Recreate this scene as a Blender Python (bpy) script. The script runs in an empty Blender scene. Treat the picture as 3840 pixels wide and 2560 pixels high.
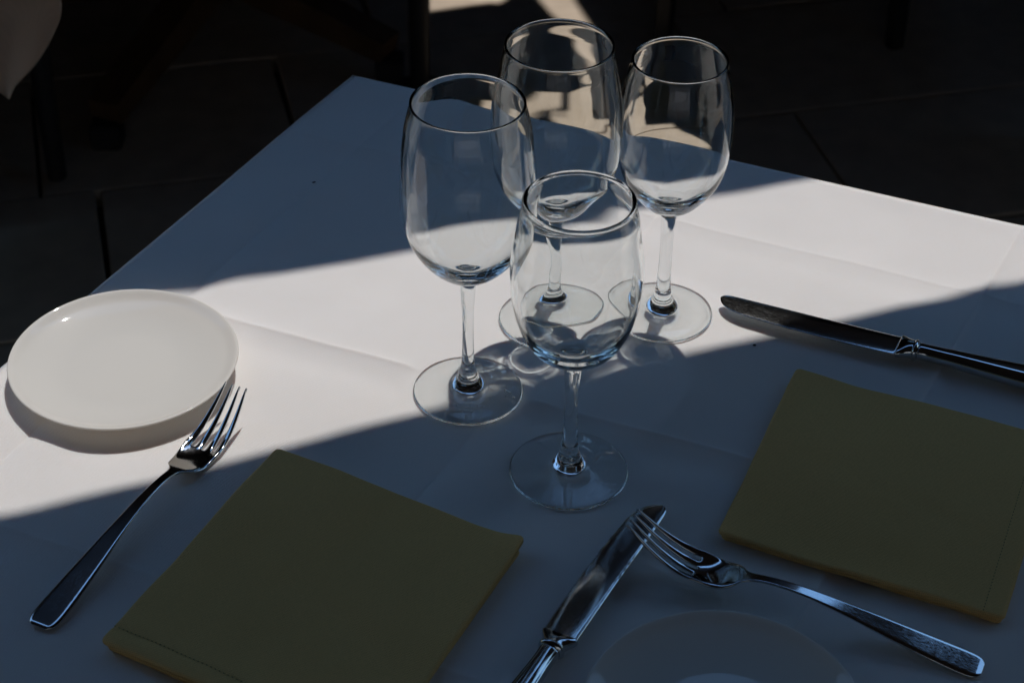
import bpy, bmesh, math, random
from mathutils import Vector, Matrix, noise
R_ = math.radians
sc = bpy.context.scene
col = sc.collection
SC = 100.0                                  # shapes are written in metres; the scene's unit is the centimetre
TZ = 0.74                                   # height of the table top above the paving

# ------------------------------------------------------------------ camera
cam = bpy.data.cameras.new("camera")
cam.lens = 67.33; cam.sensor_width = 36; cam.sensor_fit = 'HORIZONTAL'
cam.clip_start = 5; cam.clip_end = 20000
cam.dof.use_dof = True; cam.dof.focus_distance = 1.22 * SC; cam.dof.aperture_fstop = 16 / SC
camo = bpy.data.objects.new("camera", cam); col.objects.link(camo); sc.camera = camo
Rv = Vector((0.99986204, 0.01009358, 0.01319164)); Uv = Vector((-0.01661023, 0.60758868, 0.79407814))
Fv = Vector((0, 0.79418771, -0.60767251))
camo.matrix_world = Matrix(((Rv.x, Uv.x, -Fv.x, 0), (Rv.y, Uv.y, -Fv.y, 0), (Rv.z, Uv.z, -Fv.z, (TZ + .78) * SC), (0, 0, 0, 1)))

# ------------------------------------------------------------------ world, sun, exposure
SUN_K = (0.15, 0.50)                        # horizontal run towards the sun per metre of height
el = math.atan(1 / math.hypot(*SUN_K)); az = math.atan2(SUN_K[0], SUN_K[1])
w = bpy.data.worlds.new("World"); sc.world = w; w.use_nodes = True
nt = w.node_tree; bg = nt.nodes["Background"]
sky = nt.nodes.new("ShaderNodeTexSky"); sky.sky_type = 'NISHITA'; sky.sun_disc = False
sky.sun_elevation = el; sky.sun_rotation = az; sky.air_density = 2.0; sky.dust_density = 0.0; sky.ozone_density = 10.0
nt.links.new(sky.outputs[0], bg.inputs[0]); bg.inputs[1].default_value = 0.15
sun = bpy.data.lights.new("sun", 'SUN'); sun.energy = 2.85; sun.angle = R_(0.5); sun.color = (1.0, .935, .88)
suno = bpy.data.objects.new("sun", sun); col.objects.link(suno)
suno.rotation_euler = Vector((-SUN_K[0], -SUN_K[1], -1)).to_track_quat('-Z', 'Y').to_euler()
suno.location = (.06, .2, .4)
sun.cycles.is_caustics_light = True
sc.view_settings.view_transform = 'Standard'; sc.view_settings.look = 'None'
sc.view_settings.exposure = -0.08; sc.view_settings.gamma = 1.0
cy = sc.cycles
cy.light_sampling_threshold = 0; cy.max_bounces = 32; cy.transmission_bounces = 32; cy.glossy_bounces = 12; cy.diffuse_bounces = 5
cy.caustics_reflective = True; cy.caustics_refractive = True; cy.sample_clamp_indirect = 2.0; cy.sample_clamp_direct = 0
cy.blur_glossy = 0.3; cy.use_denoising = True; cy.use_adaptive_sampling = False

# ------------------------------------------------------------------ helpers
def link(name, me, mat=None, parent=None, loc=None, smooth=True):
    o = bpy.data.objects.new(name, me); col.objects.link(o)
    if mat: me.materials.append(mat)
    if parent: o.parent = parent
    if loc: o.location = loc
    if smooth: me.shade_smooth()
    return o
def thing(name, label, cat, loc=(0, 0, 0), rz=0, group=None):
    o = bpy.data.objects.new(name, None); col.objects.link(o); o.empty_display_size = .02
    o.location = loc; o.rotation_euler = (0, 0, rz); return tag(o, label, cat, group)
def tag(o, label, cat, group=None):
    o['label'] = label; o['category'] = cat
    if group: o['group'] = group
    return o
def mesh(name, v, f):
    me = bpy.data.meshes.new(name); me.from_pydata([tuple(a) for a in v], [], f); me.update(); return me
def node_mat(name):
    m = bpy.data.materials.new(name); m.use_nodes = True
    return m, m.node_tree, m.node_tree.nodes["Principled BSDF"]
def lk(nt, a, b): nt.links.new(a, b)
def sample(tab, x):
    """smooth (Catmull-Rom style) interpolation of rows (x, a, b, ...)"""
    n = len(tab)
    if x <= tab[0][0]: return list(tab[0][1:])
    if x >= tab[-1][0]: return list(tab[-1][1:])
    i = max(k for k in range(n - 1) if tab[k][0] <= x)
    a, b = tab[i], tab[i + 1]; h = b[0] - a[0]; t = (x - a[0]) / h; out = []
    for j in range(1, len(a)):
        d = (b[j] - a[j]) / h
        d0 = (a[j] - tab[i - 1][j]) / (a[0] - tab[i - 1][0]) if i > 0 else d
        d1 = (tab[i + 2][j] - b[j]) / (tab[i + 2][0] - b[0]) if i < n - 2 else d
        m0 = 0 if d0 * d <= 0 else 2 * d0 * d / (d0 + d)
        m1 = 0 if d1 * d <= 0 else 2 * d1 * d / (d1 + d)
        if i == 0: m0 = d
        if i == n - 2: m1 = d
        out.append((2*t**3 - 3*t*t + 1) * a[j] + (t**3 - 2*t*t + t) * h * m0 + (-2*t**3 + 3*t*t) * b[j] + (t**3 - t*t) * h * m1)
    return out
def evaluated(o):
    dg = bpy.context.evaluated_depsgraph_get(); dg.update()
    return bpy.data.meshes.new_from_object(o.evaluated_get(dg))
def split_pieces(src, classify, names, mat, parent):
    """cut one smooth mesh into named parts that keep the whole mesh's normals"""
    src.update(); nrm = [v.normal.copy() for v in src.vertices]; out = {}
    groups = {}
    for p in src.polygons:
        groups.setdefault(classify(p.center), []).append(p)
    for key, polys in groups.items():
        idx = {}; vs = []; ns = []; fs = []
        for p in polys:
            f = []
            for vi in p.vertices:
                if vi not in idx:
                    idx[vi] = len(vs); vs.append(src.vertices[vi].co.copy()); ns.append(nrm[vi])
                f.append(idx[vi])
            fs.append(f)
        me = mesh(names[key], vs, fs); me.shade_smooth()
        me.normals_split_custom_set_from_vertices(ns)
        out[key] = link(names[key], me, mat, parent, smooth=False)
    return out
def box_bm(bm, x0, x1, y0, y1, z0, z1, bev=0):
    r = bmesh.ops.create_cube(bm, size=1)
    for v in r['verts']:
        v.co = Vector(((x0 + x1) / 2 + v.co.x * (x1 - x0), (y0 + y1) / 2 + v.co.y * (y1 - y0), (z0 + z1) / 2 + v.co.z * (z1 - z0)))
    if bev:
        es = list({e for v in r['verts'] for e in v.link_edges})
        bmesh.ops.bevel(bm, geom=es, offset=bev, segments=2, affect='EDGES')
def bm_obj(name, bm, mat, parent=None, smooth=False):
    me = bpy.data.meshes.new(name); bm.to_mesh(me); bm.free()
    return link(name, me, mat, parent, smooth=smooth)
def bar_bm(bm, a, b, wa, ha, wb, hb):
    """tapered rectangular bar from a to b"""
    a = Vector(a); b = Vector(b); d = (b - a).normalized()
    s = d.cross(Vector((0, 0, 1)))
    if s.length < .05: s = Vector((1, 0, 0))
    s.normalize(); u = s.cross(d)
    vs = [bm.verts.new(c + s * x * ww + u * y * hh) for c, ww, hh in ((a, wa, ha), (b, wb, hb)) for x, y in ((-.5, -.5), (.5, -.5), (.5, .5), (-.5, .5))]
    for f in ((0, 1, 2, 3), (7, 6, 5, 4), (0, 4, 5, 1), (1, 5, 6, 2), (2, 6, 7, 3), (3, 7, 4, 0)):
        bm.faces.new([vs[i] for i in f])
    bmesh.ops.recalc_face_normals(bm, faces=bm.faces)

# ------------------------------------------------------------------ materials
def fabric(name, base, scale, bump, rot=0, vary=.06, sheen=.0, rough=.9):
    m, t, b = node_mat(name)
    tc = t.nodes.new("ShaderNodeTexCoord"); mp = t.nodes.new("ShaderNodeMapping"); mp.inputs['Rotation'].default_value = (0, 0, rot)
    lk(t, tc.outputs['Object'], mp.inputs[0])
    def wave(direction, sc_):
        wv = t.nodes.new("ShaderNodeTexWave"); wv.bands_direction = direction; wv.inputs['Scale'].default_value = sc_
        wv.inputs['Distortion'].default_value = 1.2; wv.inputs['Detail'].default_value = 2; wv.inputs['Detail Scale'].default_value = 3
        lk(t, mp.outputs[0], wv.inputs[0]); return wv.outputs['Fac']
    mx = t.nodes.new("ShaderNodeMath"); mx.operation = 'ADD'
    lk(t, wave('X', scale), mx.inputs[0]); lk(t, wave('DIAGONAL' if sheen else 'Y', scale), mx.inputs[1])
    nz = t.nodes.new("ShaderNodeTexNoise"); nz.inputs['Scale'].default_value = 1400 if not sheen else 700; nz.inputs['Detail'].default_value = 2
    lk(t, mp.outputs[0], nz.inputs[0])
    ad = t.nodes.new("ShaderNodeMath"); ad.operation = 'ADD'; lk(t, mx.outputs[0], ad.inputs[0]); lk(t, nz.outputs[0], ad.inputs[1])
    n2 = t.nodes.new("ShaderNodeTexNoise"); n2.inputs['Scale'].default_value = 9; n2.inputs['Detail'].default_value = 3; lk(t, tc.outputs['Object'], n2.inputs[0])
    bp = t.nodes.new("ShaderNodeBump"); bp.inputs['Strength'].default_value = bump; bp.inputs['Distance'].default_value = SC * .00035
    lk(t, ad.outputs[0], bp.inputs['Height']); lk(t, bp.outputs[0], b.inputs['Normal'])
    cr = t.nodes.new("ShaderNodeMapRange"); cr.inputs[1].default_value = 0; cr.inputs[2].default_value = 3
    cr.inputs[3].default_value = 1 - vary; cr.inputs[4].default_value = 1 + vary; lk(t, ad.outputs[0], cr.inputs[0])
    cr2 = t.nodes.new("ShaderNodeMapRange"); cr2.inputs[1].default_value = .3; cr2.inputs[2].default_value = .7
    cr2.inputs[3].default_value = .97; cr2.inputs[4].default_value = 1.03; lk(t, n2.outputs[0], cr2.inputs[0])
    mu = t.nodes.new("ShaderNodeMath"); mu.operation = 'MULTIPLY'; lk(t, cr.outputs[0], mu.inputs[0]); lk(t, cr2.outputs[0], mu.inputs[1])
    hs = t.nodes.new("ShaderNodeHueSaturation"); hs.inputs['Color'].default_value = (*base, 1); lk(t, mu.outputs[0], hs.inputs['Value'])
    lk(t, hs.outputs[0], b.inputs['Base Color']); b.inputs['Roughness'].default_value = rough; b.inputs['Specular IOR Level'].default_value = .15
    if not sheen:
        b.subsurface_method = 'BURLEY'
        b.inputs['Subsurface Weight'].default_value = .6; b.inputs['Subsurface Radius'].default_value = (1, .6, .5); b.inputs['Subsurface Scale'].default_value = .006 * SC
    return m
M_cloth = fabric("white_table_linen", (.82, .81, .80), 420, .5, R_(-22), .05)
M_napkin = fabric("olive_napkin_twill", (.82, .56, .23), 380, .7, R_(-27), .28, sheen=1)
M_beige = fabric("beige_table_linen", (.62, .50, .40), 380, .4)

def glass_mat():
    m = bpy.data.materials.new("clear_crystal"); m.use_nodes = True; t = m.node_tree; t.nodes.remove(t.nodes["Principled BSDF"])
    g = t.nodes.new("ShaderNodeBsdfGlass"); g.inputs['IOR'].default_value = 1.5; g.inputs['Roughness'].default_value = 0; g.inputs['Color'].default_value = (.985, .992, .99, 1)
    lk(t, g.outputs[0], t.nodes["Material Output"].inputs[0]); return m
M_glass = glass_mat()

def steel(name, rough, scratch, scale, top=1.7):
    m, t, b = node_mat(name); b.inputs['Metallic'].default_value = 1; b.inputs['Base Color'].default_value = (.60, .625, .635, 1)
    tc = t.nodes.new("ShaderNodeTexCoord"); mp = t.nodes.new("ShaderNodeMapping"); mp.inputs['Scale'].default_value = (.25, 1, 1); lk(t, tc.outputs['Object'], mp.inputs[0])
    nz = t.nodes.new("ShaderNodeTexNoise"); nz.inputs['Scale'].default_value = scale; nz.inputs['Detail'].default_value = 4; nz.inputs['Roughness'].default_value = .65; lk(t, mp.outputs[0], nz.inputs[0])
    mr = t.nodes.new("ShaderNodeMapRange"); mr.inputs[1].default_value = .35; mr.inputs[2].default_value = .7; mr.inputs[3].default_value = rough * .6; mr.inputs[4].default_value = rough * top
    lk(t, nz.outputs[0], mr.inputs[0]); lk(t, mr.outputs[0], b.inputs['Roughness'])
    vo = t.nodes.new("ShaderNodeTexVoronoi"); vo.feature = 'DISTANCE_TO_EDGE'; vo.inputs['Scale'].default_value = 900; lk(t, mp.outputs[0], vo.inputs[0])
    bp = t.nodes.new("ShaderNodeBump"); bp.inputs['Strength'].default_value = scratch; bp.inputs['Distance'].default_value = SC * .0001
    ad = t.nodes.new("ShaderNodeMath"); ad.operation = 'ADD'; lk(t, nz.outputs[0], ad.inputs[0]); lk(t, vo.outputs[0], ad.inputs[1])
    lk(t, ad.outputs[0], bp.inputs['Height']); lk(t, bp.outputs[0], b.inputs['Normal']); return m
M_steel = steel("polished_steel", .05, .03, 1500, 2.6)
M_blade = steel("worn_blade_steel", .05, .10, 2600, 4.0)

def porcelain():
    m, t, b = node_mat("white_porcelain"); b.inputs['Base Color'].default_value = (.86, .88, .86, 1); b.inputs['Roughness'].default_value = .35; b.inputs['IOR'].default_value = 1.5
    tc = t.nodes.new("ShaderNodeTexCoord")
    vo = t.nodes.new("ShaderNodeTexVoronoi"); vo.feature = 'F1'; vo.inputs['Scale'].default_value = 420; lk(t, tc.outputs['Object'], vo.inputs[0])
    nz = t.nodes.new("ShaderNodeTexNoise"); nz.inputs['Scale'].default_value = 900; lk(t, tc.outputs['Object'], nz.inputs[0])
    ad = t.nodes.new("ShaderNodeMath"); ad.operation = 'ADD'; lk(t, vo.outputs[0], ad.inputs[0]); lk(t, nz.outputs[0], ad.inputs[1])
    bp = t.nodes.new("ShaderNodeBump"); bp.inputs['Strength'].default_value = .05; bp.inputs['Distance'].default_value = SC * .0002
    lk(t, ad.outputs[0], bp.inputs['Height']); lk(t, bp.outputs[0], b.inputs['Coat Normal'])
    b.inputs['Coat Weight'].default_value = 1.0; b.inputs['Coat Roughness'].default_value = .022; b.inputs['Coat IOR'].default_value = 1.6; b.inputs['Specular IOR Level'].default_value = .05
    tr = t.nodes.new("ShaderNodeBsdfTranslucent"); tr.inputs['Color'].default_value = (.95, .86, .78, 1)
    mx = t.nodes.new("ShaderNodeMixShader"); mx.inputs[0].default_value = .33           # thin porcelain lets light through
    out = t.nodes["Material Output"]; lk(t, b.outputs[0], mx.inputs[1]); lk(t, tr.outputs[0], mx.inputs[2]); lk(t, mx.outputs[0], out.inputs[0])
    return m
M_porc = porcelain()

def plain(name, colr, rough=.6, metal=0, noise_scale=30, amt=.25):
    m, t, b = node_mat(name)
    tc = t.nodes.new("ShaderNodeTexCoord"); nz = t.nodes.new("ShaderNodeTexNoise"); nz.inputs['Scale'].default_value = noise_scale; nz.inputs['Detail'].default_value = 6
    lk(t, tc.outputs['Object'], nz.inputs[0])
    mr = t.nodes.new("ShaderNodeMapRange"); mr.inputs[1].default_value = .3; mr.inputs[2].default_value = .7; mr.inputs[3].default_value = 1 - amt; mr.inputs[4].default_value = 1 + amt
    lk(t, nz.outputs[0], mr.inputs[0]); hs = t.nodes.new("ShaderNodeHueSaturation"); hs.inputs['Color'].default_value = (*colr, 1); lk(t, mr.outputs[0], hs.inputs['Value'])
    lk(t, hs.outputs[0], b.inputs['Base Color']); b.inputs['Roughness'].default_value = rough; b.inputs['Metallic'].default_value = metal
    bp = t.nodes.new("ShaderNodeBump"); bp.inputs['Strength'].default_value = .3; bp.inputs['Distance'].default_value = SC * .002; lk(t, nz.outputs[0], bp.inputs['Height']); lk(t, bp.outputs[0], b.inputs['Normal'])
    return m
M_stone = plain("beige_flagstone", (.58, .49, .39), .85, 0, 22, .10)
M_joint = plain("dark_joint_sand", (.10, .085, .07), .95, 0, 60, .2)
M_wood = plain("dark_oak", (.12, .065, .03), .6, 0, 14, .3)
M_black = plain("black_steel", (.02, .02, .022), .5, .0, 40, .1)
M_awning = plain("dark_awning_fabric", (.028, .020, .018), .9, 0, 80, .1)
M_etch = plain("etched_frost", (.97, .98, 1.0), .7, 0, 900, .05)
M_thread = plain("dark_olive_thread", (.16, .13, .05), .9, 0, 900, .1)
M_lint = plain("dark_lint", (.03, .03, .03), .9, 0, 900, .1)
M_crease = None

# ------------------------------------------------------------------ the paving
def make_ground():
    bm = bmesh.new()
    vs = [bm.verts.new((x, y, -.030)) for x, y in ((-60, -60), (60, -60), (60, 60), (-60, 60))]; bm.faces.new(vs)
    g = bm_obj("ground", bm, M_joint); g['kind'] = 'structure'; return g
ground = make_ground()
def make_paving():
    root = bpy.data.objects.new("pavement", None); col.objects.link(root); root['kind'] = 'structure'
    rnd = random.Random(4)
    ang = R_(14)
    rows = []; v = -1.2
    while v < 5.6:
        h = rnd.choice((.34, .42, .50)); rows.append((v, v + h)); v += h
    for (v0, v1) in rows:
        u = -2.9 + rnd.random() * .3
        while u < 3.6:
            wd = rnd.uniform(.38, .78)
            bm = bmesh.new(); g = .0035; k = []
            for a, b in ((u + g, v0 + g), (u + wd - g, v0 + g), (u + wd - g, v1 - g), (u + g, v1 - g)):
                k.append((a + rnd.uniform(-.003, .003), b + rnd.uniform(-.003, .003)))
            dz = rnd.uniform(-.0015, .0015)
            cu, cv = u + wd / 2, (v0 + v1) / 2
            top = [bm.verts.new((a, b, dz)) for a, b in k]; bot = [bm.verts.new((a, b, -.03)) for a, b in k]
            bm.faces.new(top)
            for i in range(4): bm.faces.new((bot[i], bot[(i + 1) % 4], top[(i + 1) % 4], top[i]))
            te = [e for e in bm.edges if e.verts[0].co.z > -.02 and e.verts[1].co.z > -.02]
            bmesh.ops.bevel(bm, geom=te, offset=.002, segments=1, affect='EDGES')
            o = bm_obj("flagstone", bm, M_stone, root)
            u += wd
    root.rotation_euler = (0, 0, ang); root.location = (0, .5, 0)
make_paving()

# ------------------------------------------------------------------ awnings whose edges throw the two bands of shade
HC = TZ + 1.15
def prism(name, outer, holes, z, thick, mat, parent=None):
    cu = bpy.data.curves.new(name, 'CURVE'); cu.dimensions = '2D'; cu.fill_mode = 'BOTH'; cu.extrude = thick / 2
    for loop in [outer] + holes:
        s = cu.splines.new('POLY'); s.points.add(len(loop) - 1); s.use_cyclic_u = True
        for p_, q in zip(s.points, loop): p_.co = (q[0], q[1], 0, 1)
    o = bpy.data.objects.new(name, cu); col.objects.link(o)
    me = evaluated(o); bpy.data.objects.remove(o); me.name = name
    o = link(name, me, mat, parent, smooth=False); o.location = (0, 0, z); return o
def smooth_poly(pts, n=6):
    out = []; N = len(pts)
    for i in range(N):
        p0, p1, p2, p3 = [Vector(pts[(i + k - 1) % N]) for k in range(4)]
        for j in range(n):
            t = j / n
            out.append(tuple(.5 * ((2 * p1) + (p2 - p0) * t + (2 * p0 - 5 * p1 + 4 * p2 - p3) * t * t + (3 * p1 - p0 - 3 * p2 + p3) * t ** 3)))
    return out
def lift(pts, dz): return [(x + SUN_K[0] * dz, y + SUN_K[1] * dz) for x, y in pts]
low = [(-.62, .715), (-.3029, .838), (-.2049, .8755), (-.1443, .9030), (-.086, .9290), (.0073, .9690), (.1384, 1.0180), (.2295, 1.0500), (.3599, 1.1019), (.75, 1.26)]
upp = [(-.75, .90), (-.50, .985), (-.34, 1.045), (-.2979, 1.0575), (-.2249, 1.0710), (-.1764, 1.0890), (-.1168, 1.1065), (-.0681, 1.1230), (.0062, 1.1500), (.0928, 1.1810), (.1689, 1.2060), (.2298, 1.2290), (.30, 1.262), (.75, 1.44)]
dH = 1.15
LO = lift(low, dH); UP = lift(upp, dH)
def yat(L, x):
    if x <= L[0][0]: a, b = L[0], L[1]
    elif x >= L[-1][0]: a, b = L[-2], L[-1]
    else: a, b = next((p, q) for p, q in zip(L, L[1:]) if p[0] <= x <= q[0])
    return a[1] + (x - a[0]) / (b[0] - a[0]) * (b[1] - a[1])
BAY_L = (1.18, 2.2); BAY_R = (1.50, 2.5)
AX = 3.6; LX, RX = -.76, .92                # beyond these the slit widens into side bays, added for skylight on the table
aw = thing("awning", "dark fabric awning over the near half of the dining table", "awning", (0, 0, 0))
prism("canopy", [(-AX, -2.6), (-AX, BAY_L[0]), (LX, BAY_L[0]), (LX, yat(LO, LX))] + [q for q in LO if LX < q[0] < RX] + [(RX, yat(LO, RX)), (RX, BAY_R[0]), (AX, BAY_R[0]), (AX, -2.6)], [], HC, .004, M_awning, aw)
aw2 = thing("awning", "dark fabric awning beyond the dining table with slits added along its far part to light the paving", "awning", (0, 0, 0))
dF = HC
holes = [  # cut-outs added and shaped so the sun draws the lit patches on the paving
 smooth_poly(lift([(.046, 2.583), (.090, 2.588), (.094, 2.630), (.126, 2.687), (.150, 2.703), (.178, 2.672), (.205, 2.684), (.222, 2.632), (.240, 2.565), (.262, 2.505), (.330, 2.40), (.190, 2.42), (.110, 2.50)], dF), 3),
 lift([(-.06, 2.570), (-.04, 2.612), (.0271, 2.635), (.0733, 2.6407), (.0742, 2.6019), (.023, 2.588), (-.02, 2.565)], dF),
 smooth_poly(lift([(.028, 2.990), (.0493, 2.9159), (.0757, 2.86), (.1055, 2.7876), (.135, 2.728), (.157, 2.726), (.161, 2.7500), (.1408, 2.7978), (.1119, 2.8895), (.078, 2.99)], dF), 3),
 lift([(-.1600, 3.08), (-.1498, 2.8974), (-.1129, 2.9102), (-.0772, 2.923), (-.0458, 2.9318), (-.0312, 2.9285), (-.0150, 2.955), (.010, 2.975), (.010, 3.08)], dF)]
prism("canopy", [(-AX, BAY_L[1]), (LX, BAY_L[1]), (LX, yat(UP, LX))] + [q for q in UP if LX < q[0] < RX] + [(RX, yat(UP, RX)), (RX, BAY_R[1]), (AX, BAY_R[1]), (AX, 5.6), (-AX, 5.6)], holes, HC, .004, M_awning, aw2)
def sky_blocker(root, x0, y0, x1, y1):  # unseen hangings added to keep stray skylight off the paving and table
    n = int(math.hypot(x1 - x0, y1 - y0) / .03); vs = []; fs = []; d = Vector((x1 - x0, y1 - y0)).normalized()
    for i in range(n + 1):
        t = i / n; wv = .02 * math.sin(i * .9) ; q = (x0 + (x1 - x0) * t - d.y * wv, y0 + (y1 - y0) * t + d.x * wv)
        vs += [(q[0], q[1], HC - .004), (q[0] - d.y * .003, q[1] + d.x * .003, .03)]
    for i in range(n): fs.append((2 * i, 2 * i + 1, 2 * i + 3, 2 * i + 2))
    o = link("sky_blocking_curtain", mesh("sky_blocking_curtain", vs, fs), M_awning, root)
    md = o.modifiers.new("thickness", 'SOLIDIFY'); md.thickness = .003
sky_blocker(aw, -AX, -2.6, -1.5, -2.6); sky_blocker(aw, 1.5, -2.6, AX, -2.6); sky_blocker(aw2, -AX, 5.6, AX, 5.6)
sky_blocker(aw, -AX, -2.6, -AX, BAY_L[0]); sky_blocker(aw, AX, -2.6, AX, BAY_R[0])
sky_blocker(aw2, LX, yat(UP, LX), LX, BAY_L[1]); sky_blocker(aw2, RX, yat(UP, RX), RX, BAY_R[1])
sky_blocker(aw2, -AX, BAY_L[1], LX, BAY_L[1]); sky_blocker(aw2, RX, BAY_R[1], AX, BAY_R[1])
sky_blocker(aw2, -AX, BAY_L[1], -AX, 5.6); sky_blocker(aw2, AX, BAY_R[1], AX, 5.6)
def awning_frame(root, xs, ys):
    for x in xs:
        bm = bmesh.new(); box_bm(bm, x - .02, x + .02, ys[0], ys[1], HC + .006, HC + .046); bm_obj("rail", bm, M_black, root)
        for y in ys:
            bm = bmesh.new(); box_bm(bm, x - .025, x + .025, y - .025, y + .025, 0, HC + .05); bm_obj("post", bm, M_black, root)
vv = [(x, y + .006) for x, y in [(LX, yat(UP, LX))] + [q for q in UP if LX < q[0] < RX] + [(RX, yat(UP, RX))]]  # unseen strip added under the edge to hide the slit's sky from the paving
vm = mesh("sky_blocking_valance", [(x, y, HC - .004) for x, y in vv] + [(x, y + .01, HC - .62) for x, y in vv], [(i, i + 1, len(vv) + i + 1, len(vv) + i) for i in range(len(vv) - 1)])
vo_ = link("sky_blocking_valance", vm, M_awning, aw2); md = vo_.modifiers.new("thickness", 'SOLIDIFY'); md.thickness = .003
awning_frame(aw, (-3.5, 3.5), (-2.5, .1)); awning_frame(aw2, (-3.5, 3.5), (2.3, 5.5))

# ------------------------------------------------------------------ the sunlit house behind the viewer, mirrored small in glasses and steel
M_plaster = plain("pale_plaster", (.60, .54, .50), .9, 0, 3, .08); M_pane = plain("dark_window_glass", (.03, .035, .04), .1, 0, 3, .1); M_trim = plain("grey_window_frame", (.25, .25, .24), .6, 0, 10, .1)
house = thing("building", "sunlit plastered house across the street behind the viewer", "building", (0, -9, 0))
bm = bmesh.new(); box_bm(bm, -9, 9, -4, 0, 0, 8.5); bm_obj("wall", bm, M_plaster, house)
for ix in range(-4, 5):
    for iz in range(3):
        x = ix * 1.9; z = 1.0 + iz * 2.6
        bm = bmesh.new(); box_bm(bm, x - .5, x + .5, -.02, .03, z, z + 1.5, .01); f = bm_obj("window", bm, M_trim, house)
        for k in (-1, 1):
            bm = bmesh.new(); box_bm(bm, x + k * .24 - .2, x + k * .24 + .2, .031, .036, z + .07, z + 1.43); bm_obj("pane", bm, M_pane, f)

# ------------------------------------------------------------------ our table and its cloth
K = Vector((-.1347, 1.3756)); E1 = Vector((-.4566, -.8897)).normalized(); E2 = Vector((.9272, -.3747)).normalized(); TS = .80
def make_table(name, label, K, E1, E2, S1, S2, cloth_label, cloth_mat, drop, folds, N=230, pressed=(), seed=0, cloth_name="tablecloth"):
    def W(a, b, z): q = K + E1 * a + E2 * b; return Vector((q.x, q.y, z))
    root = thing(name, label, "table", (0, 0, 0))
    bm = bmesh.new(); vs = []
    for z in (TZ - .003, TZ - .030):
        vs.append([bm.verts.new(W(a, b, z)) for a, b in ((.004, .004), (S1 - .004, .004), (S1 - .004, S2 - .004), (.004, S2 - .004))])
    bm.faces.new(vs[0]); bm.faces.new(vs[1][::-1])
    for i in range(4): bm.faces.new((vs[0][i], vs[1][i], vs[1][(i + 1) % 4], vs[0][(i + 1) % 4]))
    bmesh.ops.recalc_face_normals(bm, faces=bm.faces); bm_obj("tabletop", bm, M_wood, root)
    c = W(S1 / 2, S2 / 2, 0)
    bm = bmesh.new(); bmesh.ops.create_cone(bm, segments=24, radius1=.03, radius2=.03, depth=TZ - .13, cap_ends=True, matrix=Matrix.Translation((c.x, c.y, (TZ - .03 + .09) / 2)))
    bm_obj("column", bm, M_wood, root)
    for dx, dy in ((1, 1), (1, -1), (-1, 1), (-1, -1)):
        d = (E1 * dx + E2 * dy).normalized(); bm = bmesh.new()
        bar_bm(bm, (c.x + d.x * .02, c.y + d.y * .02, .105), (c.x + d.x * .36, c.y + d.y * .36, .045), .06, .07, .05, .035)
        f = bm_obj("foot", bm, M_wood, root)
    # the cloth: a grid that lies on the top and falls over the edges
    ov = drop; vs = []; fs = []
    def lines(S, axis):         # grid lines, closer together along the ironed folds
        L = [-ov + (S + 2 * ov) * i / N for i in range(N + 1)]
        for ax, pos, amp, wd in folds:
            if ax == axis: L += [pos + k * .0013 for k in range(-9, 15)]
        L.sort(); out = [L[0]]
        for v in L[1:]:
            if v - out[-1] > .0008: out.append(v)
        return out
    A = lines(S1, 'a'); B = lines(S2, 'b'); NA = len(A) - 1; NB = len(B) - 1
    R = .007
    def over(x, S):
        if x < 0: return x
        if x > S: return x - S
        return 0.
    def rnd_edge(d):            # horizontal and vertical run past a rounded edge
        a = abs(d)
        if a < R * 1.5708: t = a / R; return R * math.sin(t), R * (1 - math.cos(t))
        return R, R + a - R * 1.5708
    for a in A:
        for b in B:
            da, db = over(a, S1), over(b, S2); d = math.hypot(da, db)
            ca, cb = min(max(a, 0), S1), min(max(b, 0), S2)
            if d < 1e-9:
                z = 0.0
                for (axis, pos, amp, wd) in folds:
                    t = (b if axis == 'b' else a) - pos
                    z += .65 * amp * (.55 * math.exp(-abs(t) / .0022) + math.exp(-abs(t) / wd)) - 1.2 * amp * .6 * math.exp(-((t - wd * 2.6) / (wd * 2)) ** 2)
                z += .0020 * noise.noise(Vector((a * 7 + seed, b * 7, 1))) + .0006 * noise.noise(Vector((a * 26, b * 26 + seed, 5)))
                e = min(a, S1 - a, b, S2 - b)
                q = K + E1 * a + E2 * b
                for (px, py, pr) in pressed:         # things standing on the cloth press it flat
                    dd = math.hypot(q.x - px, q.y - py) - pr
                    z *= min(1, max(0, dd / .012))
                z *= min(1, e / .02); vs.append(W(ca, cb, TZ + .0005 + z))
            else:
                h, v = rnd_edge(d); h += .0022 * noise.noise(Vector((a * 5, b * 5, seed + 3))); ua, ub = da / d, db / d
                along = a * abs(ub) + b * abs(ua)
                wv = .014 * (v / max(ov, .01)) * math.sin(along * 21 + 2 * noise.noise(Vector((along * 4, seed, 0)))) + .03 * v
                h = (h - R) + max(wv, -.001) + .0
                vs.append(W(ca + ua * (h + .0015), cb + ub * (h + .0015), TZ + .0005 - v))
    for i in range(NA):
        for j in range(NB):
            k = i * (NB + 1) + j; fs.append((k, k + NB + 1, k + NB + 2, k + 1))
    me = mesh(cloth_name, vs, fs); me.update()
    if me.polygons[NA // 2 * NB + NB // 2].normal.z < 0: me.flip_normals()
    cl = link(cloth_name, me, cloth_mat); tag(cl, cloth_label, "tablecloth"); return root, cl
folds = [('b', .063, -.0017, .007), ('b', .306, -.0017, .007), ('b', .548, .0020, .007), ('a', .335, .0020, .007), ('a', .10, .0008, .006), ('a', .57, .0015, .007)]
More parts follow.
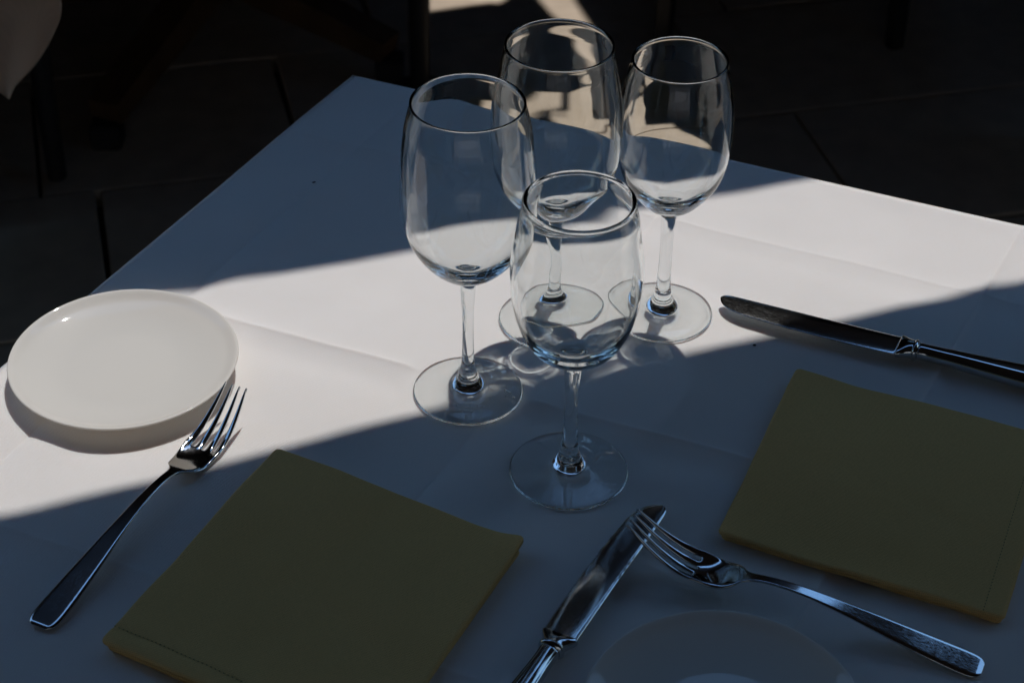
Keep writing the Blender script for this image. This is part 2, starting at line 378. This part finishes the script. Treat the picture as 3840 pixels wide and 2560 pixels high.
table, cloth = make_table("dining_table", "square dining table under the white cloth, set with glasses", K, E1, E2, TS, TS, "white linen cloth crossed by a band of sunlight on the dining table", M_cloth, .27, folds, N=300,
    pressed=((-.0279, .9644, .037), (.0262, 1.0435, .037), (.1018, 1.0531, .036), (.0362, .8878, .038), (-.2514, .977, .043), (.115, .6815, .043)))
cloth.cycles.is_caustics_receiver = True

# ------------------------------------------------------------------ wine glasses
def spline_pts(pts, step=.0014):
    out = []; n = len(pts)
    for i in range(n - 1):
        p0 = Vector(pts[max(i - 1, 0)]); p1 = Vector(pts[i]); p2 = Vector(pts[i + 1]); p3 = Vector(pts[min(i + 2, n - 1)])
        L = (p2 - p1).length; k = max(2, min(14, int(L / step)))
        t01 = max((p1 - p0).length, 1e-6) ** .5; t12 = max(L, 1e-6) ** .5; t23 = max((p3 - p2).length, 1e-6) ** .5
        m1 = (p2 - p1) if i == 0 else t12 * ((p1 - p0) / t01 - (p2 - p0) / (t01 + t12) + (p2 - p1) / t12)
        m2 = (p2 - p1) if i == n - 2 else t12 * ((p2 - p1) / t12 - (p3 - p1) / (t12 + t23) + (p3 - p2) / t23)
        for j in range(k):
            t = j / k
            q = (2*t**3 - 3*t*t + 1) * p1 + (t**3 - 2*t*t + t) * m1 + (-2*t**3 + 3*t*t) * p2 + (t**3 - t*t) * m2
            out.append((max(q.x, 0), q.y))
    out.append(tuple(pts[-1])); return out
def lathe(name, prof, seg=84):
    vs = []; fs = []; rings = []
    for r, z in prof:
        if r < 1e-6: rings.append([len(vs)]); vs.append((0, 0, z))
        else:
            rings.append(list(range(len(vs), len(vs) + seg)))
            vs += [(r * math.cos(2 * math.pi * k / seg), r * math.sin(2 * math.pi * k / seg), z) for k in range(seg)]
    for a, b in zip(rings, rings[1:]):
        for k in range(seg):
            k2 = (k + 1) % seg
            if len(a) == 1 and len(b) == 1: continue
            if len(a) == 1: fs.append((a[0], b[k2], b[k]))
            elif len(b) == 1: fs.append((a[k], a[k2], b[0]))
            else: fs.append((a[k], a[k2], b[k2], b[k]))
    me = mesh(name, vs, fs); bm = bmesh.new(); bm.from_mesh(me); bmesh.ops.recalc_face_normals(bm, faces=bm.faces); bm.to_mesh(me); bm.free(); me.shade_smooth(); return me
def wine_glass(loc, label, RB, stem, bowl, wall, rim, bottom, hb, rz=0):
    """RB foot radius; stem rows (r,z) upwards; bowl rows (r,z) outer; wall thickness; rim bead; thickness at the bowl's bottom"""
    root = thing("wine_glass", label, "wine glass", loc, rz, "wine glasses standing on the white tablecloth")
    foot = [(0, .0020), (.008, .0019), (.016, .0015), (.024, .0009), (.031, .00025), (RB - .0014, .0), (RB - .0002, .0006), (RB - .0001, .0014), (RB - .0008, .0020), (RB - .0035, .0024), (.026, .0035), (.018, .0048), (.0128, .0062)]
    outer = foot + stem + bowl
    # inner wall: offset of the bowl's outer line
    inner = []
    n = len(bowl)
    for i in range(n - 1, -1, -1):
        r, z = bowl[i]
        a = Vector(bowl[min(i + 1, n - 1)]) - Vector(bowl[max(i - 1, 0)]); nrm = Vector((-a.y, a.x)).normalized()
        t = wall + (bottom - wall) * max(0, 1 - (z - hb) / .038) ** 2
        q = Vector((r, z)) + nrm * t
        if q.y > hb + bottom * .96 and q.x > .004: inner.append((q.x, q.y))
    rt, zt = bowl[-1]
    rimpts = [(rt - rim * .02, zt + rim * .55), (rt - rim * .5, zt + rim * .85), (rt - rim * .98, zt + rim * .5)]
    if rim > wall * 1.15: rimpts = [(rt + rim * .18, zt - rim * .1), (rt + rim * .22, zt + rim * .4), (rt - rim * .4, zt + rim * .95), (rt - rim * .95, zt + rim * .5), (rt - rim * 1.0, zt)]
    if rim > wall * 1.15: inner = inner[1:]
    else: inner = inner[1:]
    inner = [q for q in inner if q[1] < zt - .002]
    tail = [(.003, hb + bottom * 1.0), (0, hb + bottom)]
    prof = spline_pts(outer + rimpts + inner + tail)
    me = lathe("wine_glass", prof)
    z1 = .0085; z2 = hb - .0006
    ps = split_pieces(me, lambda c: 0 if c.z < z1 else (1 if c.z < z2 else 2), {0: "foot", 1: "stem", 2: "bowl"}, M_glass, root)
    for o in ps.values(): o.cycles.is_caustics_caster = True
    return root
def stem_rows(mid, top, hb, k=1.0):
    return [(.0104 * k, .0076), (.0096 * k, .0090), (.0080 * k, .0112), (.0068 * k, .0140), (.0058, .0175), (mid + .0009, .023), (mid + .0003, .034), (mid, .050), (mid + .0002, .064), (mid + .0009, .076), (top, hb - .003)]
g1 = wine_glass((-.0279, .9644, TZ + .0009), "tall clear wine glass nearest the white plate, lettering etched on its foot", .0355,
    stem_rows(.0035, .0056, .0905), [(.0095, .0918), (.0165, .0955), (.0241, .1022), (.0319, .1125), (.0375, .1245), (.0402, .1370), (.0411, .1520), (.0409, .1660), (.0398, .1820), (.0378, .1970), (.0341, .2138)], .0016, .0016, .0074, .0900)
g2 = wine_glass((.0262, 1.0435, TZ + .0009), "tallest-looking clear wine glass at the back between two others", .0355,
    stem_rows(.0042, .0062, .0878), [(.0100, .0890), (.0170, .0928), (.0265, .1010), (.0345, .1120), (.0395, .1250), (.0416, .1400), (.0418, .1540), (.0408, .1690), (.0386, .1830), (.0362, .1970), (.0340, .2092)], .0016, .0016, .0074, .0872)
g3 = wine_glass((.1018, 1.0531, TZ + .0009), "smaller clear wine glass at the back right, beside the knife tip", .0346,
    stem_rows(.0042, .0058, .0848), [(.0095, .0860), (.0160, .0895), (.0240, .0985), (.0310, .1095), (.0350, .1220), (.0368, .1350), (.0371, .1490), (.0362, .1630), (.0343, .1760), (.0303, .1950)], .0016, .0016, .0074, .0842)
g4 = wine_glass((.0362, .8878, TZ + .0009), "clear wine glass with thick rolled rim, in front in the shade", .0366,
    stem_rows(.0041, .0060, .0868), [(.0095, .0878), (.0165, .0915), (.0254, .0995), (.0325, .1130), (.0366, .1290), (.0381, .1470), (.0378, .1600), (.0360, .1720), (.0340, .1860), (.0316, .1965)], .0016, .0026, .0082, .0862)

# lettering etched into the foot of the first glass
def etched(parent, text, size, y, rz=0):
    cu = bpy.data.curves.new("etched_lettering", 'FONT'); cu.body = text; cu.size = size; cu.align_x = 'CENTER'; cu.extrude = .00004; cu.offset = .00010
    o = bpy.data.objects.new("etched_lettering", cu); col.objects.link(o); me = evaluated(o); bpy.data.objects.remove(o)
    tab = [(.0, .0062), (.0128, .0062), (.018, .0048), (.026, .0035), (.032, .0024), (.0355, .002)]
    for v in me.vertices:
        v.co.y += y; r = math.hypot(v.co.x, v.co.y); v.co.z += sample(tab, r)[0] + .00016
    o = link("etched_lettering", me, M_etch, parent, smooth=False); return o
etched(g1, "Chef&Sommelier", .0034, -.0208)
etched(g1, "France", .0028, -.0262)

# a few water drops on the first glass's foot
bm = bmesh.new(); rnd = random.Random(12)
for k in range(11):
    x = .0268 + rnd.uniform(-.0035, .0035); y = -.0055 + rnd.uniform(-.0035, .0035); r = rnd.uniform(.0003, .0008)
    z = sample([(.018, .0048), (.026, .0035), (.032, .0024), (.0355, .002)], math.hypot(x, y))[0]
    bmesh.ops.create_uvsphere(bm, u_segments=14, v_segments=8, radius=r, matrix=Matrix.Translation((x, y, z + r * .25)) @ Matrix.Diagonal((1, 1, .6, 1)))
dr = bm_obj("water_drops", bm, M_glass, g1, smooth=True); dr['kind'] = 'stuff'

# ------------------------------------------------------------------ plates
def plate(loc, label, Rr):
    prof = [(0, .0030), (.036, .0030), (.0375, .0002), (.0400, .0), (.0412, .0020), (.050, .0042), (.060, .0070), (Rr - .006, .0102), (Rr - .0018, .0124), (Rr, .0140), (Rr - .0005, .0147), (Rr - .0016, .0146)]
    inn = []
    k = .42
    for i in range(1, 13):
        x = (Rr - .0016) * (1 - i / 12); u = max(0, (x / Rr - k) / (1 - k)); inn.append((max(x, 0), .0050 + .0095 * u ** 2))
    me = lathe("plate", spline_pts(prof + inn, .0012), 160)
    o = link("plate", me, M_porc); o.location = loc; tag(o, label, "plate", "round white plates on the tablecloth")
    o.cycles.is_caustics_receiver = True; return o
plate((-.2514, .9770, TZ + .0009), "round white porcelain plate in the sunlight at the table's left edge", .0740)
plate((.1150, .6815, TZ + .0009), "round white plate in the shade, cut off by the bottom of the picture", .0755)

# ------------------------------------------------------------------ forks
def make_fork():
    L = .205
    half = [(0, .0048), (.0007, .0063), (.002, .0080), (.005, .0095), (.009, .0099), (.02, .0096), (.05, .0076), (.08, .0051), (.105, .0036), (.122, .0031), (.130, .0033), (.1345, .0050), (.138, .0086), (.1425, .0112), (.150, .0123), (.160, .0125), (.165, .0124), (.180, .0116), (L, .0095)]
    zc = [(0, .0024), (.02, .0042), (.05, .0078), (.085, .0120), (.105, .0133), (.122, .0122), (.135, .0088), (.148, .0042), (.158, .0022), (.166, .0024), (.176, .0052), (.188, .0114), (L, .0235)]
    uh = [-1, -.84, -.6, -.42, -.25, -.08, .08, .25, .42, .6, .84, 1]
    rows = [0, .0003, .0007, .0012, .002, .0032, .005, .009, .015, .025, .035, .045, .055, .065, .075, .085, .095, .105, .113, .120, .126, .130, .133, .1355, .138, .1405, .1435, .147, .151, .155, .159, .1615, .1632, .165, .168, .172, .177, .182, .187, .192, .197, .201, .2040, .205]
    root_s = .1618
    verts = []; faces = []; n = len(uh)
    for s in rows:
        hw, = sample(half, s); z, = sample(zc, s)
        t = min(1, max(0, (s - .147) / (.160 - .147))); t = t * t * (3 - 2 * t)
        q = max(0, (s - root_s) / (L - root_s))
        th = .0025 * (1 - .66 * q ** 1.25)                       # half width of one tine
        if q > .97: th *= .6
        for k, u in enumerate(uh):
            ty = [-1, 0, 1][k % 3]; ti = k // 3
            cyy = (-1 + 2 * ti / 3) * (hw - .0021)
            yt = cyy + ty * (th if s > root_s else .0019)
            y = (1 - t) * u * hw + t * yt
            bev = -.0008 * (1 if abs(u) > .95 else 0) * (1 - t)
            if s < .002: bev -= .0005 * (1 - s / .002)
            cup = .0030 * t * (1 - .75 * q) * (y / .0125) ** 2
            verts.append((s - .0045 * max(0, 1 - s / .12), y, z + bev + cup + (.0004 * t * (ty == 0) * (1 if s > root_s else 0))))
    for i in range(len(rows) - 1):
        for k in range(n - 1):
            if rows[i] >= root_s - 1e-6 and k % 3 == 2: continue
            a = i * n + k; faces.append((a, a + n, a + n + 1, a + 1))
    me = mesh("fork", verts, faces)
    if me.polygons[0].normal.z < 0: me.flip_normals()
    o = link("fork", me)
    so = o.modifiers.new("s", 'SOLIDIFY'); so.thickness = .0023; so.offset = -1; so.use_even_offset = False
    sb = o.modifiers.new("b", 'SUBSURF'); sb.levels = 2; sb.render_levels = 2
    m2 = evaluated(o); bpy.data.objects.remove(o)
    return m2
fork_mesh = make_fork()
def tine_index(c):
    return 2 + min(3, max(0, int((c.y / .0105 + 1) * 2)))
def place_fork(x, y, rz, label, tilt=0, z=0):
    root = thing("fork", label, "fork", (x, y, TZ + .0012 + z), rz, "four-tined steel forks")
    root.rotation_euler = (0, tilt, rz)
    split_pieces(fork_mesh, lambda c: 0 if c.x < .128 else (1 if c.x < .1625 else tine_index(c)), {0: "handle", 1: "head", 2: "tine", 3: "tine", 4: "tine", 5: "tine"}, M_steel, root)
    return root
place_fork(-.2592, .7515, math.atan2(.9385 - .7515, -.1725 + .2592), "steel fork in front of the sunlit plate, tines reaching into the light")
place_fork(.2570, .7290, math.atan2(.812 - .729, .0725 - .257), "steel fork in the shade with its tines lying over a knife blade", R_(-2.2), .0005)

# ------------------------------------------------------------------ knives
def loft(rows, closed=True):
    verts = []; faces = []; n = len(rows[0])
    for r in rows: verts += r
    for i in range(len(rows) - 1):
        for k in range(n):
            k2 = (k + 1) % n; a = i * n; faces.append((a + k, a + k2, a + n + k2, a + n + k))
    faces.append(tuple(range(n))[::-1]); faces.append(tuple(len(verts) - n + k for k in range(n)))
    return verts, faces
def make_knife():
    # blade: x from the bolster to the tip, spine on the -y side
    sp = [(0, -.0100), (.03, -.0100), (.06, -.0101), (.09, -.0104), (.110, -.0105), (.118, -.0104), (.1225, -.0098), (.1252, -.0080), (.1262, -.0058)]
    ed = [(0, .0098), (.002, .0104), (.02, .0110), (.05, .0112), (.075, .0104), (.092, .0092), (.105, .0084), (.114, .0064), (.1205, .0034), (.1248, -.0012), (.1262, -.0042)]
    rows = []; N = 84
    for i in range(N + 1):
        s = .1262 * (1 - (1 - i / N) ** 1.35)
        a, = sample(sp, s); b, = sample(ed, s)
        if .055 < s < .088: b += .00022 * (1 if int(s / .0009) % 2 else -1)
        w_ = b - a; h = .0011 * (1 - .45 * s / .126); h2 = .00025
        row = []
        for f, zz in ((0, 0), (.035, .75), (.10, 1.0), (.40, .92), (.75, .62), (.955, .26), (1, 0)): row.append((s, a + w_ * f, zz * h))
        for f, zz in ((.955, .26), (.75, .62), (.40, .92), (.10, 1.0), (.035, .75)): row.append((s, a + w_ * f, -zz * h))
        rows.append(row)
    v, f = loft(rows); blade = mesh("blade", v, f)
    bm = bmesh.new(); bm.from_mesh(blade); bmesh.ops.recalc_face_normals(bm, faces=bm.faces); bm.to_mesh(blade); bm.free()
    def tube(tab, groove):
        rows = []; n = 56
        for (x, hw, hh, e) in tab:
            row = []
            for k in range(n):
                t = 2 * math.pi * k / n; c, s_ = math.cos(t), math.sin(t)
                r = (abs(c) ** e + abs(s_) ** e) ** (-1 / e)
                yy = c * r * hw; zz = s_ * r * hh
                if groove and hw > .0045:
                    d = min(abs(abs(yy / hw) - .72), 1); zz *= 1 - .13 * math.exp(-(d / .07) ** 2)
                row.append((x, yy, zz))
            rows.append(row)
        v, f = loft(rows); m = mesh("x", v, f)
        bm = bmesh.new(); bm.from_mesh(m); bmesh.ops.recalc_face_normals(bm, faces=bm.faces); bm.to_mesh(m); bm.free(); return m
    def dens(tab, step=.0006):
        out = []; x = tab[0][0]
        while x < tab[-1][0]:
            out.append((x, *sample(tab, x))); x += step
        out.append(tuple(tab[-1])); return out
    bol = tube(dens([(-.0125, .0063, .0053, 2.2), (-.0115, .0076, .0064, 2.2), (-.0103, .0079, .0066, 2.2), (-.0092, .0070, .0058, 2.2), (-.0080, .0072, .0056, 2.2), (-.0050, .0085, .0050, 2.3), (-.0022, .0101, .0040, 2.8), (-.0008, .0107, .0034, 3.2), (.0004, .0108, .0030, 3.5), (.0010, .0102, .0022, 3.5)], .0003), False)
    hdl = tube(dens([(-.1120, .0040, .0030, 2.4), (-.1114, .0078, .0052, 2.6), (-.1095, .0096, .0062, 2.7), (-.104, .0102, .0066, 2.7), (-.085, .0096, .0064, 2.6), (-.060, .0080, .0060, 2.5), (-.035, .0064, .0056, 2.4), (-.020, .0058, .0053, 2.3), (-.0120, .0062, .0053, 2.2)], .002), True)
    return blade, bol, hdl
KN = make_knife()
def place_knife(x, y, rz, label, roll=0):
    root = thing("table_knife", label, "knife", (x, y, TZ + .0082), rz, "hollow-handled steel table knives")
    root.rotation_euler = (roll, R_(.6), rz)
    for nm, me, mt in (("blade", KN[0], M_blade), ("bolster", KN[1], M_steel), ("handle", KN[2], M_steel)):
        me.name = nm
        if not me.materials: me.materials.append(mt); me.shade_smooth()
        o = bpy.data.objects.new(nm, me); col.objects.link(o); o.parent = root
    return root
place_knife(.2574, 1.0105, math.atan2(1.0581 - 1.0105, .1423 - .2574), "steel table knife whose blade tip lies in the sunlight")
place_knife(.0292, .7415, math.atan2(.8540 - .7415, .0868 - .0292), "steel table knife in the shade under the fork's tines")

# ------------------------------------------------------------------ napkins
def napkin(corner, ea, eb, la, lb, label, hem, seed, roll_corner=None):
    """folded square: corner at the far left, sides ea (length la) and eb (length lb)"""
    ea = Vector(ea).normalized(); eb = Vector(eb).normalized(); C = Vector(corner)
    root = thing("napkin", label, "napkin", (C.x, C.y, TZ + .0008), 0, "folded olive napkins")
    layers = [(.0000, .0026, .0016, .0020), (.0025, .0026, .0026, .0008), (.0048, .0036, 0, 0)]
    for li, (z0, th, in_a, in_b) in enumerate(layers):
        N = 72; P = 6; vs = []; fs = []
        def outline(a, b, z): q = ea * a + eb * b; return (q.x, q.y, z)
        def height(a, b):
            z = .0030 * noise.noise(Vector((a * 11, b * 11, seed))) + .0007 * noise.noise(Vector((a * 40, b * 40, seed + li)))
            if li == 2:
                z += .0008 * math.exp(-((b - lb * .55 - .25 * (a - la * .5)) / .006) ** 2) * math.exp(-((a - la * .62) / .05) ** 2) * -1
                hb = (lb - b) if hem == 'b' else (la - a)
                z += -.0007 * math.exp(-((hb - .0125) / .0009) ** 2) + .0006 * math.exp(-((hb - .006) / .006) ** 2)
                if roll_corner: z += .0040 * math.exp(-(((a - la) / .012) ** 2 + (b / .022) ** 2))
            return z * (li + 1) / 3
        a0, a1, b0, b1 = in_a, la - in_a * (1 if li < 2 else 0), in_b, lb - (in_b if li < 2 else 0)
        rc = .0035
        def side(a, b, off):       # point shrunk towards the rounded outline by off
            return a, b
        grid = [[None] * (N + 1) for _ in range(N + 1)]
        ring_pts = []
        def cosp(i): return i / N
        for i in range(N + 1):
            for j in range(N + 1):
                u, v = i / N, j / N
                u = .5 - .5 * math.cos(math.pi * u) if True else u; v = .5 - .5 * math.cos(math.pi * v)
                a = a0 + (a1 - a0) * u; b = b0 + (b1 - b0) * v
                # round the corners in plan
                ca = min(max(a, a0 + rc), a1 - rc); cb = min(max(b, b0 + rc), b1 - rc)
                da, db = a - ca, b - cb
                if da and db:
                    m = max(abs(da), abs(db)); h = math.hypot(da, db); da *= m / h; db *= m / h; a, b = ca + da, cb + db
                e = min(min(a - a0, a1 - a), min(b - b0, b1 - b))
                if abs(a - ca) > 0 and abs(b - cb) > 0: e = rc - math.hypot(a - ca, b - cb)
                e = max(e, 0); r = th * .5
                k = math.sqrt(max(0, 1 - (1 - min(e / (r * 1.3), 1)) ** 2))
                wob = .0007 * noise.noise(Vector((a * 30, b * 30, seed + li * 7))) if e < .004 else 0
                a2 = a + (wob if e < .004 else 0); b2 = b + wob
                hgt = height(a, b)
                grid[i][j] = (len(vs), len(vs) + 1)
                vs.append(outline(a2, b2, z0 + r + r * k + hgt)); vs.append(outline(a2, b2, z0 + r - r * k + hgt * (li / 3)))
        for i in range(N):
            for j in range(N):
                q = [grid[i][j], grid[i + 1][j], grid[i + 1][j + 1], grid[i][j + 1]]
                fs.append(tuple(x[0] for x in q)); fs.append(tuple(x[1] for x in q[::-1]))
        me = mesh("folded_layer", vs, fs); bm = bmesh.new(); bm.from_mesh(me); bmesh.ops.remove_doubles(bm, verts=bm.verts, dist=1e-6); bmesh.ops.recalc_face_normals(bm, faces=bm.faces); bm.to_mesh(me); bm.free()
        link("folded_layer", me, M_napkin, root)
    # stitches of the hem
    bm = bmesh.new(); th = .0084; n = 62
    for k in range(n):
        t = (k + .5) / n
        if hem == 'b': a, b = la * t, lb - .0125; d = ea; s = eb
        else: a, b = la - .0125, lb * t; d = eb; s = ea
        q = ea * a + eb * b; z = th + .0030 * noise.noise(Vector((a * 11, b * 11, seed))) + .0007 * noise.noise(Vector((a * 40, b * 40, seed + 2))) + .0002
        l = (la if hem == 'b' else lb) / n * .30
        vs = [bm.verts.new((q.x + d.x * l * x + s.x * .00028 * y, q.y + d.y * l * x + s.y * .00028 * y, z + zz)) for x, y, zz in ((-1, 0, -.0003), (0, -1, 0), (1, 0, -.0003), (0, 1, 0), (0, 0, .00035))]
        for i in range(4): bm.faces.new((vs[i], vs[(i + 1) % 4], vs[4]))
    o = bm_obj("hem_stitching", bm, M_thread, root); o['kind'] = 'stuff'
    return root
napkin((-.1440, .8971), (.1543, -.0806), (-.0789, -.1641), .1735, .1830, "folded olive napkin left of the front wine glass, hem towards the viewer", 'b', 3, True)
napkin((.1864, .9855), (.1564, -.0680), (-.0636, -.1571), .1700, .1700, "folded olive napkin at the right edge, below the sunlit knife", 'a', 11)

# ------------------------------------------------------------------ specks on the cloth
for i, (x, y, lab) in enumerate(((-.1504, 1.2102, "dark speck of lint on the blue-shaded far part of the cloth"), (-.1693, 1.0298, "dark crumb on the sunlit cloth right of the plate"), (.1625, 1.0186, "dark crumb on the cloth under the sunlit knife"))):
    bm = bmesh.new(); bmesh.ops.create_icosphere(bm, subdivisions=2, radius=.0009)
    rnd = random.Random(i)
    for v in bm.verts: v.co *= rnd.uniform(.6, 1.2); v.co.x *= 1.6; v.co.z *= .6
    o = bm_obj("crumb", bm, M_lint, smooth=True); o.location = (x, y, TZ + .0009); o.rotation_euler = (0, 0, i * 1.1 + .5); tag(o, lab, "crumb", "dark specks on the white cloth")

# ------------------------------------------------------------------ behind the table
def neighbour_table():
    root = thing("dining_table", "table at the upper left, hidden but for one dark leg under its beige cloth", "table", (0, 0, 0))
    bm = bmesh.new(); box_bm(bm, -1.40, -.530, 1.866, 2.84, TZ - .030, TZ - .002); bm_obj("tabletop", bm, M_black, root)
    for x in (-.665, -1.27):
        bm = bmesh.new(); bmesh.ops.create_cone(bm, segments=20, radius1=.014, radius2=.019, depth=TZ - .04, cap_ends=True, matrix=Matrix.Translation((x, 2.35, (TZ - .03) / 2 + .005))); bm_obj("leg", bm, M_black, root)
    R_edge = [(0, -.5290), (.03, -.5270), (.08, -.5120), (.14, -.5000), (.1846, -.4957), (.1975, -.4941), (.2133, -.4971), (.232, -.5058), (.2591, -.5213), (.2868, -.5419), (.3121, -.5649)]
    vs = []; fs = []; NZ = 60; NX = 90; NB = 16
    for j in range(NB):
        for i in range(NX + 1): x = -1.40 + (.871) * i / NX; vs.append((x, 2.84 - (2.84 - 1.872) * j / NB, TZ + .001))
    for j in range(NZ + 1):
        d = .3121 * j / NZ; xr, = sample(R_edge, d); xl = -.5649 - (.3121 - d) / .82 - .455 * (1 - d / .3121) ** 3
        for i in range(NX + 1):
            u = i / NX; x = xl + (xr - xl) * u
            y = 1.866 - .004 * min(1, d / .01) - .010 * (d / .3) * math.sin(x * 24 + .7) - .03 * (d / .3) ** 1.5 * math.exp(-((u - 1) / .25) ** 2) * -1
            vs.append((x, y - .012 * (d / .3121), TZ + .001 - max(d - .0, 0)))
    n = NB + NZ
    for j in range(n):
        for i in range(NX): k = j * (NX + 1) + i; fs.append((k, k + NX + 1, k + NX + 2, k + 1))
    cl = link("tablecloth", mesh("tablecloth", vs, fs), M_beige)
    md = cl.modifiers.new("thickness", 'SOLIDIFY'); md.thickness = .0012
    tag(cl, "beige cloth corner hanging from the table at the upper left", "tablecloth")
neighbour_table()
def pedestal(hx, hy):
    root = thing("pedestal_table", "table with splayed dark wooden feet standing in the dark behind", "table", (hx, hy, 0))
    bm = bmesh.new(); bmesh.ops.create_cone(bm, segments=20, radius1=.032, radius2=.026, depth=.62, cap_ends=True, matrix=Matrix.Translation((0, 0, .39))); bm_obj("column", bm, M_wood, root)
    bm = bmesh.new(); box_bm(bm, -.4, .4, -.02, .78, .705, .735, .004); bm_obj("tabletop", bm, M_wood, root)
    for tx, ty in ((-.13, -.352), (.28, -.142), (-.33, .03), (.12, .36)):
        bm = bmesh.new(); bar_bm(bm, (tx * .05, ty * .05, .12), (tx, ty, .055), .055, .06, .05, .035)
        f = bm_obj("foot", bm, M_wood, root)
        bm = bmesh.new(); box_bm(bm, tx - .022, tx + .022, ty - .022, ty + .022, 0, .04, .003); bm_obj("pad", bm, M_black, f)
pedestal(-.48, 2.81)
def chair(x, y, rz, label):
    root = thing("chair", label, "chair", (x, y, 0), rz)
    for sx in (-1, 1):
        bm = bmesh.new(); bar_bm(bm, (sx * .19, -.19, 0), (sx * .18, -.17, .44), .022, .022, .03, .03); bm_obj("leg", bm, M_black, root)
        bm = bmesh.new(); bar_bm(bm, (sx * .19, .21, 0), (sx * .175, .18, .44), .022, .022, .03, .03); bm_obj("leg", bm, M_black, root)
        bm = bmesh.new(); bar_bm(bm, (sx * .175, .18, .46), (sx * .165, .235, .84), .03, .03, .022, .022); bm_obj("back_post", bm, M_black, root)
    bm = bmesh.new(); box_bm(bm, -.205, .205, -.20, .20, .44, .462, .006); bm_obj("seat", bm, M_black, root)
    for z in (.60, .70, .80):
        bm = bmesh.new(); dy = .18 + (z - .46) * .145; box_bm(bm, -.165, .165, dy - .008, dy + .008, z - .02, z + .02, .003); bm_obj("back_slat", bm, M_black, root)
    return root
chair(.43, 2.99, 0, "black metal chair behind the table, its leg seen past the right glass")
pole = thing("pole", "thin black metal pole rising behind the table's far corner", "pole", (-.150, 2.62, 0))
bm = bmesh.new(); bmesh.ops.create_cone(bm, segments=20, radius1=.0160, radius2=.0160, depth=1.86, cap_ends=True, matrix=Matrix.Translation((0, 0, .935))); bm_obj("shaft", bm, M_black, pole)
bm = bmesh.new(); bmesh.ops.create_cone(bm, segments=28, radius1=.05, radius2=.045, depth=.006, cap_ends=True, matrix=Matrix.Translation((0, 0, .006))); bm_obj("base_plate", bm, M_black, pole)
# ------------------------------------------------------------------ unit scale: one unit is a centimetre (keeps thin glass precise for the light paths)
for o in list(bpy.data.objects):
    if o.parent is None and o.type in {'MESH', 'EMPTY'}:
        o.location = o.location * SC; o.scale = (SC, SC, SC)
sc.unit_settings.system = 'METRIC'; sc.unit_settings.scale_length = 1 / SC
